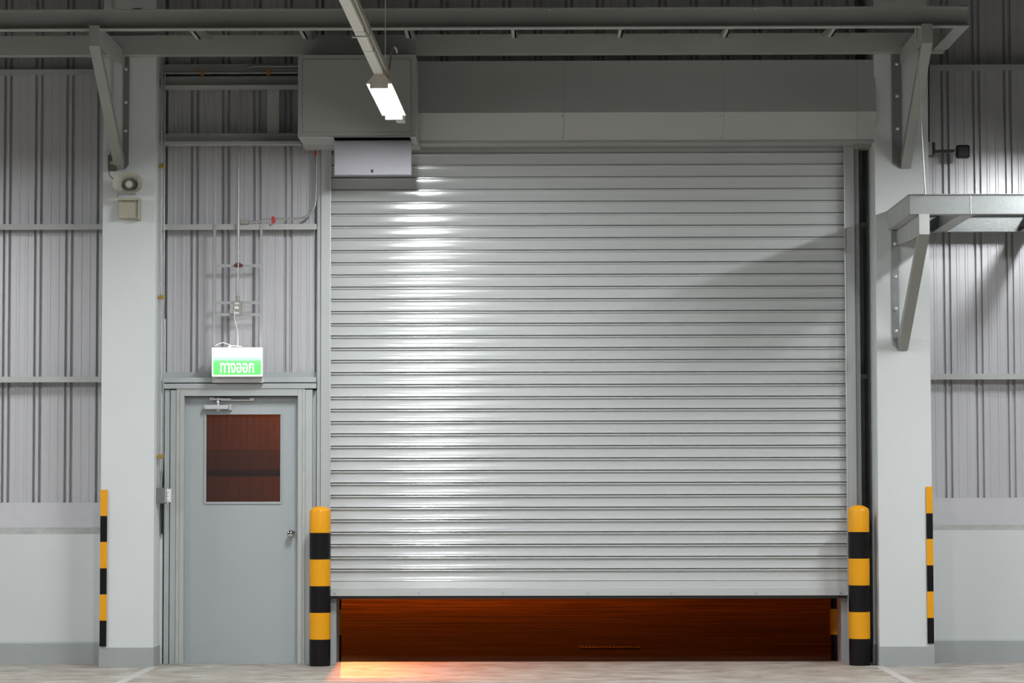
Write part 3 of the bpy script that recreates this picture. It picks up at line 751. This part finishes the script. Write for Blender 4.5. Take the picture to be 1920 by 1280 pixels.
# beige junction box below
jb = thing('junction_box', 'beige square junction box under the horn loudspeaker', 'junction box', (gx(241, 410, -.38), -.33, gz(241, 410, -.38)))
w = MB(); w.pbox(222.5, 375, 258, 408.5, -.36, -.28); w.build('lid', M['beige'], jb, bevel=.004)
w = MB(); w.pbox(219, 370.5, 259, 374.8, -.42, -.28); w.pbox(258.3, 372, 261.5, 411, -.38, -.28); w.build('bracket', M['beige'], jb)
for (px, py) in ((227.5, 378.5), (227, 405), (255.5, 405), (254.5, 378)):
    w = MB(); w.lathe([(.009, .002), (.009, -.004), (.004, -.006), (0, -.004)], (gx(px, py, -.36), -.36, gz(px, py, -.36)), 'Y', 12); w.build('screw', M['horn'], jb, split=True)
w = MB(); w.tube([at(221, 372, -.3), at(221, 362, -.3)], .004, 6); tag(w.build('speaker_cable', M['boxgrey']), 'short cable between horn loudspeaker and the beige box', 'cable')
# dark socket box and its conduit
sb = thing('socket_box', 'small dark brown socket box behind the left bracket, on the column', 'socket', (gx(209, 319, -.32), -.3, gz(209, 319, -.32)))
w = MB(); w.pbox(202, 290.5, 217, 319, -.34, -.28); w.build('case', M['boxdark'], sb, bevel=.003)
w = MB(); w.pbox(206.5, 302.5, 212.5, 308, -.345, -.339); w.build('outlet', M['beige'], sb)
w = MB(); w.lathe([(.014, -.01), (.014, .04), (.011, .05)], (gx(210, 290, -.31), -.31, gz(210, 290, -.31)), 'Z', 14); w.build('gland', M['boxdark'], sb)
w = MB(); x = gx(210, 200, -.30); w.tube([(x, -.298, gz(210, 290, -.3)), (x, -.298, 6.5)], .0075, 10); tag(w.build('conduit', M['steel']), 'dark conduit down the left column to the brown socket box', 'conduit')
w = MB(); w.tube([at(204, 318, -.3), at(204.5, 326, -.31), at(207, 331, -.33), at(213, 336, -.36)], .003, 6); tag(w.build('horn_cable', M['black']), 'black cable from the brown socket box to the horn', 'cable')
# twin conduits down the side of left column
xc1 = gx(301.0, 620, -.13); xc2 = gx(305.4, 620, -.08)
zsw = gz(303, 914, -.1)
x1c = XCL1 + .016
def cond_pts(x, Y, zt, zb_, dx): return [(x, Y, zt), (x, Y, zb_ + .25), (x - dx * .35, Y, zb_ + .16), (x - dx, Y, zb_ + .05), (x - dx, Y, zb_ - .01)]
w = MB(); w.tube(cond_pts(x1c + .009, -.15, gz(300, 123, -.15), zsw, .002), .0065, 10); tag(w.build('conduit', M['conduit']), 'left one of the two conduits down the inner side of the left column', 'conduit')
w = MB(); w.tube([(x1c + .027, -.12, gz(305, 137, -.12))] + cond_pts(x1c + .027, -.12, gz(305, 150, -.12), zsw, .012), .0065, 10); tag(w.build('conduit', M['conduit']), 'right one of the two conduits down the inner side of the left column', 'conduit')
for i, py in enumerate((311, 557, 855)):
    t = thing('pipe_clamp', ['brass clamp on the twin conduits level with the horn', 'brass clamp on the twin conduits above the exit sign', 'brass clamp on the twin conduits just above the switch box'][i], 'clamp', (x1c + .012, -.14, gz(303, py, -.15)), 'brass pipe clamps')
    z = gz(303, py, -.15)
    w = MB(); w.box(XCL1, x1c + .036, -.165, -.105, z - .008, z + .008); w.build('strap', M['brass'], t, bevel=.002)
    w = MB(); w.box(x1c - .004, x1c + .03, -.172, -.16, z - .014, z + .014); w.lathe([(.006, 0), (.006, -.012), (0, -.013)], (x1c + .012, -.172, z), 'Y', 8); w.build('saddle', M['brass'], t)
# switch box
sw = thing('switch_box', 'grey push button box with shiny plate between left column and door', 'switch', (gx(303, 943, -.16), -.12, gz(303, 943, -.16)))
w = MB(); w.box(XCL1 + .001, gx(309, 930, -.17), -.17, -.10, gz(303, 943.5, -.17), gz(303, 914, -.17)); w.build('case', M['boxmid'], sw, bevel=.003)
w = MB(); w.pbox(311, 916, 321, 941, -.15, -.145); 
for k in (922, 928, 935): w.lathe([(.008, 0), (.007, -.008), (0, -.010)], (gx(315.5, k, -.15), -.15, gz(315.5, k, -.15)), 'Y', 12)
w.box(gx(309, 930, -.15), gx(312, 930, -.15), -.15, -.12, gz(303, 941, -.15), gz(303, 916, -.15)); w.build('front_plate', M['polished'], sw)
w = MB(); w.box(gx(302, 970, 0), gx(306.6, 970, 0), .0, .04, gz(304, 1000, 0), gz(304, 880, 0)); tag(w.build('dark_slot', M['black']), 'dark vertical gap strip below the push button box', 'gap strip')
# grey side strip behind conduits
w = MB(); w.box(XCL1 + .0, gx(307.2, 640, .04), .04, .15, 0, 2.7)
tag(w.build('edge_strip', M['column']), 'narrow pale filler strip between the left column and the door posts', 'filler strip')

# high horizontal conduits
z1 = gz(430, 137.5, -.02); w = MB()
w.tube([(gx(300, 138, -.05), -.05, gz(300, 134, -.05)), (gx(308, 138, -.04), -.045, z1 + .004), (gx(316, 138, -.03), -.04, z1), (gx(570, 138, -.03), -.04, z1)], .0085, 10)
tag(w.build('conduit', M['conduit']), 'shiny conduit across the top with two amber clamps, lower of the pair', 'conduit')
w = MB(); w.tube([at(458, 134.5, .0), at(463, 130, .0), at(470, 126, .0), at(478, 124.6, .0), at(570, 124.2, .0)], .009, 10)
tag(w.build('conduit', M['conduit']), 'short bent conduit into the motor box, upper of the pair', 'conduit')
for i, px in enumerate((379.5, 503)):
    x = gx(px, 137, -.05)
    t = thing('pipe_clamp', ['amber clamp on the high conduit, nearer the left column', 'amber clamp on the high conduit, nearer the motor box'][i], 'clamp', (x, -.04, z1), 'amber pipe clamps')
    w = MB(); w.box(x - .012, x + .012, -.052, -.02, z1 - .022, z1 + .026); w.build('strap', M['amber'], t, bevel=.003)
    w = MB(); w.lathe([(.006, 0), (.006, -.008), (0, -.009)], (x, -.052, z1 + .018), 'Y', 8); w.build('screw', M['amber'], t, split=True)
# vertical conduit to the sign socket
xs = gx(447, 430, -.03)
w = MB(); zz = gz(446, 556, -.03)
w.tube([(xs, .06, gz(448, 160, .06)), (xs, .06, gz(448, 262, .06)), (xs, -.03, gz(448, 276, -.03)), (xs, -.03, zz + .22), (xs - .004, -.03, zz + .12), (xs - .004, -.03, zz)], .0095, 12)
tag(w.build('conduit', M['conduit']), 'straight shiny conduit dropping to the socket above the exit sign', 'conduit')
# sign hanger
sg = thing('sign_hanger', 'thin grey flat bar ladder hanging from the rail down to the exit sign', 'hanger', (gx(445, 650, .0), .0, gz(445, 650, 0)))
w = MB(); w.pbox(399.5, 421, 404.5, 712, .005, .02); w.build('upright', M['hanger'], sg)
w = MB(); w.pbox(487, 421, 492, 712, .005, .02); w.build('upright', M['hanger'], sg)
for (a, b_) in ((495.5, 500.8), (564.5, 569.5), (587, 592)):
    w = MB(); w.pbox(404, a, 488, b_, .003, .008); w.build('cross_bar', M['hanger'], sg)
# clamp
t = thing('pipe_clamp', 'dark red clamp holding the sign conduit to the hanger bar', 'clamp', (xs, -.02, gz(446, 497, 0)))
w = MB(); z = gz(446, 497, -.02)
w.box(xs - .032, xs + .032, -.02, .003, z - .010, z + .010); w.box(xs - .016, xs - .009, -.045, .0, z - .018, z + .018); w.box(xs + .009, xs + .016, -.045, .0, z - .018, z + .018)
w.build('strap', M['darkred'], t)
# sign socket
so = thing('socket_box', 'grey socket box with plugged cable above the exit sign', 'socket', (gx(446, 591, -.05), -.02, gz(446, 591, -.05)))
w = MB(); w.pbox(437, 563.5, 452.5, 591, -.055, .003); w.build('case', M['boxgrey'], so, bevel=.003)
w = MB(); w.lathe([(.014, 0), (.016, .01), (.014, .02), (.017, .028), (.014, .036)], (gx(446, 560, -.03), -.03, gz(446, 563.5, -.03)), 'Z', 14); w.build('gland', M['conduit'], so)
for (a, b_) in ((567.8, 570.2), (575, 579.2), (585.3, 588)):
    w = MB(); w.pbox(440, a, 448, b_, -.058, -.054); w.build('outlet', M['signbody'], so)
w = MB(); w.pbox(439.5, 574, 444.5, 579, -.08, -.056); w.build('plug', M['wirepaint'], so, bevel=.002)
w = MB(); w.tube([at(440.5, 577, -.075), at(439, 583, -.075), at(439.5, 592, -.07), at(441.5, 605, -.05), at(445.5, 620, -.04), at(446.5, 633, -.04), at(446, 647, -.04), at(445, 650, -.04)], .0028, 6)
tag(w.build('sign_cable', M['wirepaint']), 'thin white cable hanging from the socket down to the exit sign', 'cable')
w = MB(); w.tube([at(404, 648, -.08), at(410, 644, -.08), at(419, 641.8, -.08), at(428, 645, -.07), at(436, 648, -.07), at(430, 650, -.08), at(427, 649, -.08), at(436, 647.5, -.08), at(446, 648.2, -.08), at(453, 649, -.08)], .0028, 6)
tag(w.build('sign_cable', M['wirepaint']), 'white cable curled on top of the exit sign', 'cable')

# exit sign
es = thing('exit_sign', 'lit green exit sign with white Thai lettering above the door', 'sign', (gx(445, 705, -.1), -.05, gz(445, 705, -.1)))
ex0, ex1 = gx(397.3, 680, -.13), gx(492, 680, -.13); ez0, ez1 = gz(445, 705.5, -.13), gz(445, 651, -.13)
w = MB(); w.box(ex0, ex1, -.13, -.03, ez0, ez1); w.build('casing', M['signbody'], es, bevel=.004)
def sign_emit(name, col, lo, hi, z0, z1):
    m = bpy.data.materials.new(name); m.use_nodes = True; nt = m.node_tree; b = nt.nodes['Principled BSDF']
    b.inputs['Base Color'].default_value = (*col, 1); b.inputs['Roughness'].default_value = .4
    tc = nt.nodes.new('ShaderNodeTexCoord'); sp = nt.nodes.new('ShaderNodeSeparateXYZ'); nt.links.new(tc.outputs['Generated'], sp.inputs[0])
    r = nt.nodes.new('ShaderNodeValToRGB'); r.color_ramp.interpolation = 'EASE'
    e = r.color_ramp.elements; e[0].position = .34; e[0].color = (lo, lo, lo, 1); e[1].position = .85; e[1].color = (hi, hi, hi, 1)
    nt.links.new(sp.outputs['Z'], r.inputs[0]); nt.links.new(r.outputs['Color'], b.inputs['Emission Strength'])
    b.inputs['Emission Color'].default_value = (*col, 1)
    return m
gpan = sign_emit('backlit_green', (.13, .80, .16), 1.0, 1.0, 0, 1)
# lamp inside sits at the top: brightness falls away downward
nt = gpan.node_tree; bb = nt.nodes['Principled BSDF']
mm = nt.nodes.new('ShaderNodeMath'); mm.operation = 'MULTIPLY'; mm.inputs[1].default_value = 1.0
rmp = [n for n in nt.nodes if n.type == 'VALTORGB'][0]
rmp.color_ramp.elements[0].position = .30; rmp.color_ramp.elements[0].color = (.085, .085, .085, 1)
rmp.color_ramp.elements[1].position = .80; rmp.color_ramp.elements[1].color = (1, 1, 1, 1)
e = rmp.color_ramp.elements.new(.5); e.color = (.14, .14, .14, 1); e = rmp.color_ramp.elements.new(.62); e.color = (.55, .55, .55, 1)
mm.inputs[1].default_value = 7.0
nt.links.new(rmp.outputs['Color'], mm.inputs[0]); nt.links.new(mm.outputs[0], bb.inputs['Emission Strength'])
bb.inputs['Base Color'].default_value = (.1, .5, .12, 1)
bb.inputs['Emission Color'].default_value = (.16, .95, .20, 1)
w = MB(); w.pbox(399.5, 654, 489.8, 702.8, -.133, -.1305); w.build('panel', gpan, es)
whl = emit('backlit_white', (1, 1, 1), .85)
M['edge'] = emit('backlit_edge', (1, 1, 1), 1.1)
w = MB()
w.pbox(397.5, 651.5, 492, 654, -.134, -.1305); w.pbox(397.5, 702.8, 492, 705.3, -.134, -.1305); w.pbox(397.5, 654, 399.5, 702.8, -.134, -.1305); w.pbox(489.8, 654, 492, 702.8, -.134, -.1305)
w.build('bezel', M['edge'], es)
# lettering
tcv = bpy.data.curves.new('lettering', 'FONT'); tcv.body = '\u0e17\u0e32\u0e07\u0e2d\u0e2d\u0e01'; tcv.size = .1; tcv.extrude = .0008; tcv.align_x = 'CENTER'; tcv.offset = .0012
to = bpy.data.objects.new('tmp', tcv); COL.objects.link(to); bpy.context.view_layer.update()
dg = bpy.context.evaluated_depsgraph_get(); me = bpy.data.meshes.new_from_object(to.evaluated_get(dg)); bpy.data.objects.remove(to)
vs = [v.co for v in me.vertices]
print('TEXT VERTS', len(vs), (min(v.x for v in vs), max(v.x for v in vs), min(v.y for v in vs), max(v.y for v in vs)) if vs else None)
if vs:
    a0, a1, b0, b1 = min(v.x for v in vs), max(v.x for v in vs), min(v.y for v in vs), max(v.y for v in vs)
    tx0, tx1, tz0, tz1 = gx(413, 690, -.136), gx(476, 690, -.136), gz(445, 699, -.136), gz(445, 680, -.136)
    for v in me.vertices:
        x, y, z = v.co; v.co = (tx0 + (x - a0) / (a1 - a0) * (tx1 - tx0), -.1352 - z, tz0 + (y - b0) / (b1 - b0) * (tz1 - tz0))
    me.materials.clear(); me.materials.append(whl)
    lo_ = bpy.data.objects.new('lettering', me); COL.objects.link(lo_); lo_.parent = es; lo_.matrix_parent_inverse = es.matrix_world.inverted()
w = MB(); w.pbox(398, 706, 493.5, 717, -.06, .0); pl = w.build('mounting_plate', M['signplate'], es)
w = MB()
for px in (401, 489.5): w.lathe([(.006, 0), (.006, -.003), (0, -.004)], (gx(px, 713, -.06), -.06, gz(px, 713, -.06)), 'Y', 8)
w.build('screw', M['steel_dark'], pl, split=True)
# light escaping from the top of the sign
ld = bpy.data.lights.new('sign_light', 'AREA'); ld.shape = 'RECTANGLE'; ld.size = .36; ld.size_y = .06; ld.energy = .45; ld.color = (1, .92, .95)
lo_ = bpy.data.objects.new('sign_light', ld); COL.objects.link(lo_); lo_.location = ((ex0 + ex1) / 2, -.07, ez1 + .004); lo_.rotation_euler = (math.pi, 0, 0); lo_.parent = es; lo_.matrix_parent_inverse = es.matrix_world.inverted()

# conduit with red clamps on the rail
t = thing('junction_box', 'small flat grey junction box on the rail beside the sign conduit', 'junction box', (gx(458, 419, -.01), 0, gz(458, 419, -.01)))
w = MB(); w.pbox(450, 411.5, 466, 419.6, -.01, .1); w.build('case', M['boxgrey'], t, bevel=.003)
w = MB(); pts = [(466, 415), (474, 416), (486, 415.4), (496, 412.4), (506, 410.8), (522, 410.4), (545, 410), (566, 409), (576, 405), (584, 398), (590, 387), (592, 375), (593, 355), (593.5, 320), (594, 276)]
w.tube([at(px, py, -.01) for px, py in pts], .0085, 10); tag(w.build('conduit', M['conduit']), 'grey conduit curving up from the rail along the shutter to the motor box', 'conduit')
for i, (px, py, nm) in enumerate(((512.5, 412, 'bright red clamp standing on the rail left of the shutter'), (591.5, 288, 'small bright red clamp just under the motor box'))):
    p = at(px, py, -.02)
    t = thing('pipe_clamp', nm, 'clamp', p, 'bright red pipe clamps')
    w = MB(); w.box(p.x - .015, p.x + .015, -.03, .015, p.z - .012, p.z + .012) if i == 0 else w.box(p.x - .012, p.x + .012, -.03, .03, p.z - .01, p.z + .01); w.build('strap', M['red'], t, bevel=.004)
    w = MB(); w.lathe([(.010, -.03), (.013, -.022), (.009, -.008), (.009, .012), (.013, .02), (.010, .024)] if i == 0 else [(.007, -.018), (.007, .018)], (p.x, -.03, p.z), 'Z', 12); w.build('screw', M['red'], t, split=True)

# black sensor on arm
sn = thing('sensor', 'small square black sensor on a short arm beside the right column', 'sensor', (gx(1744, 280, -.05), -.05, gz(1744, 280, 0)))
w = MB(); w.pbox(1738.5, 267, 1747.5, 289, -.12, -.05); w.build('bracket', M['steel'], sn)
w = MB(); w.pbox(1748, 266.5, 1753.5, 289, -.10, -.09); w.build('side_plate', M['darkmetal'], sn)
w = MB(); w.tube([at(1750, 284.2, -.1), at(1790, 283, -.1)], .012, 10); w.build('arm', M['darkmetal'], sn)
w = MB(); w.lathe([(.008, -.012), (.011, 0), (.008, .014)], at(1790.5, 284, -.1), 'Z', 10); w.build('arm_screw', M['alu'], sn)
w = MB(); w.pbox(1794, 271, 1819, 295.5, -.14, -.07); w.build('housing', M['black'], sn, bevel=.014)
w = MB(); w.tube([at(1749, 290, -.1), at(1745.5, 293, -.1)], .003, 6); w.build('wire', M['black'], sn)
w = MB(); w.tube([at(1741.8, 266, -.1), at(1741.8, 100, -.1)], .006, 8); tag(w.build('conduit', M['darkmetal']), 'thin dark conduit along the right column edge above the sensor', 'conduit')

# yard drain
w = MB()
xa, xb = gx(1086, 1208, 2.3), gx(1197, 1208, 2.3); yA, yBn = 2.05, 2.55
w.box(xa, xb, yA, yA + .04, -.022, -.012); w.box(xa, xb, yBn - .04, yBn, -.022, -.012)
k = xa
while k < xb:
    w.box(k, k + .012, yA, yBn, -.022, -.012); k += .03
w.box(xa, xb, yA, yBn, -.022, -.019)
tag(w.build('drain_grate', M['black']), 'black drain grate set in the yard paving beyond the opening', 'drain')

# ================================================================== YARD LIGHTS (sodium)
wp = thing('wall_lamp', 'orange sodium lamp on the building across the yard, hidden above the opening', 'lamp', (-2.4, 11.8, 4.4))
w = MB(); w.box(-2.6, -2.2, 11.75, 11.98, 4.42, 4.6); w.build('casing', M['darkmetal'], wp)
w = MB(); w.box(-2.55, -2.25, 11.72, 11.95, 4.4, 4.419); w.build('lens', emit('sodium_lens', (1, .32, .03), 12), wp)
sp = bpy.data.lights.new('sodium_beam', 'SPOT'); sp.energy = 1700; sp.color = (1.0, .50, .10); sp.spot_size = math.radians(9.4); sp.spot_blend = 1.0; sp.shadow_soft_size = .04
so_ = bpy.data.objects.new('sodium_beam', sp); COL.objects.link(so_); so_.location = (-2.4, 11.7, 4.36)
tgt = Vector((-1.75, -1.0, 0)); so_.rotation_euler = (tgt - so_.location).to_track_quat('-Z', 'Y').to_euler()
s2 = bpy.data.lights.new('sodium_flood', 'POINT'); s2.energy = 1150; s2.color = (1.0, .16, .009); s2.shadow_soft_size = .18
po = bpy.data.objects.new('sodium_flood', s2); COL.objects.link(po); po.location = (-1.9, 11.1, 3.5)

# world: night sky
wd = bpy.data.worlds.new('night'); SC.world = wd; wd.use_nodes = True
wd.node_tree.nodes['Background'].inputs[0].default_value = (.02, .008, .003, 1); wd.node_tree.nodes['Background'].inputs[1].default_value = 1.0

SC.view_settings.view_transform = 'Standard'; SC.view_settings.look = 'None'; SC.view_settings.gamma = 1.0
SC.view_settings.use_curve_mapping = False
SC.view_settings.exposure = 0.0
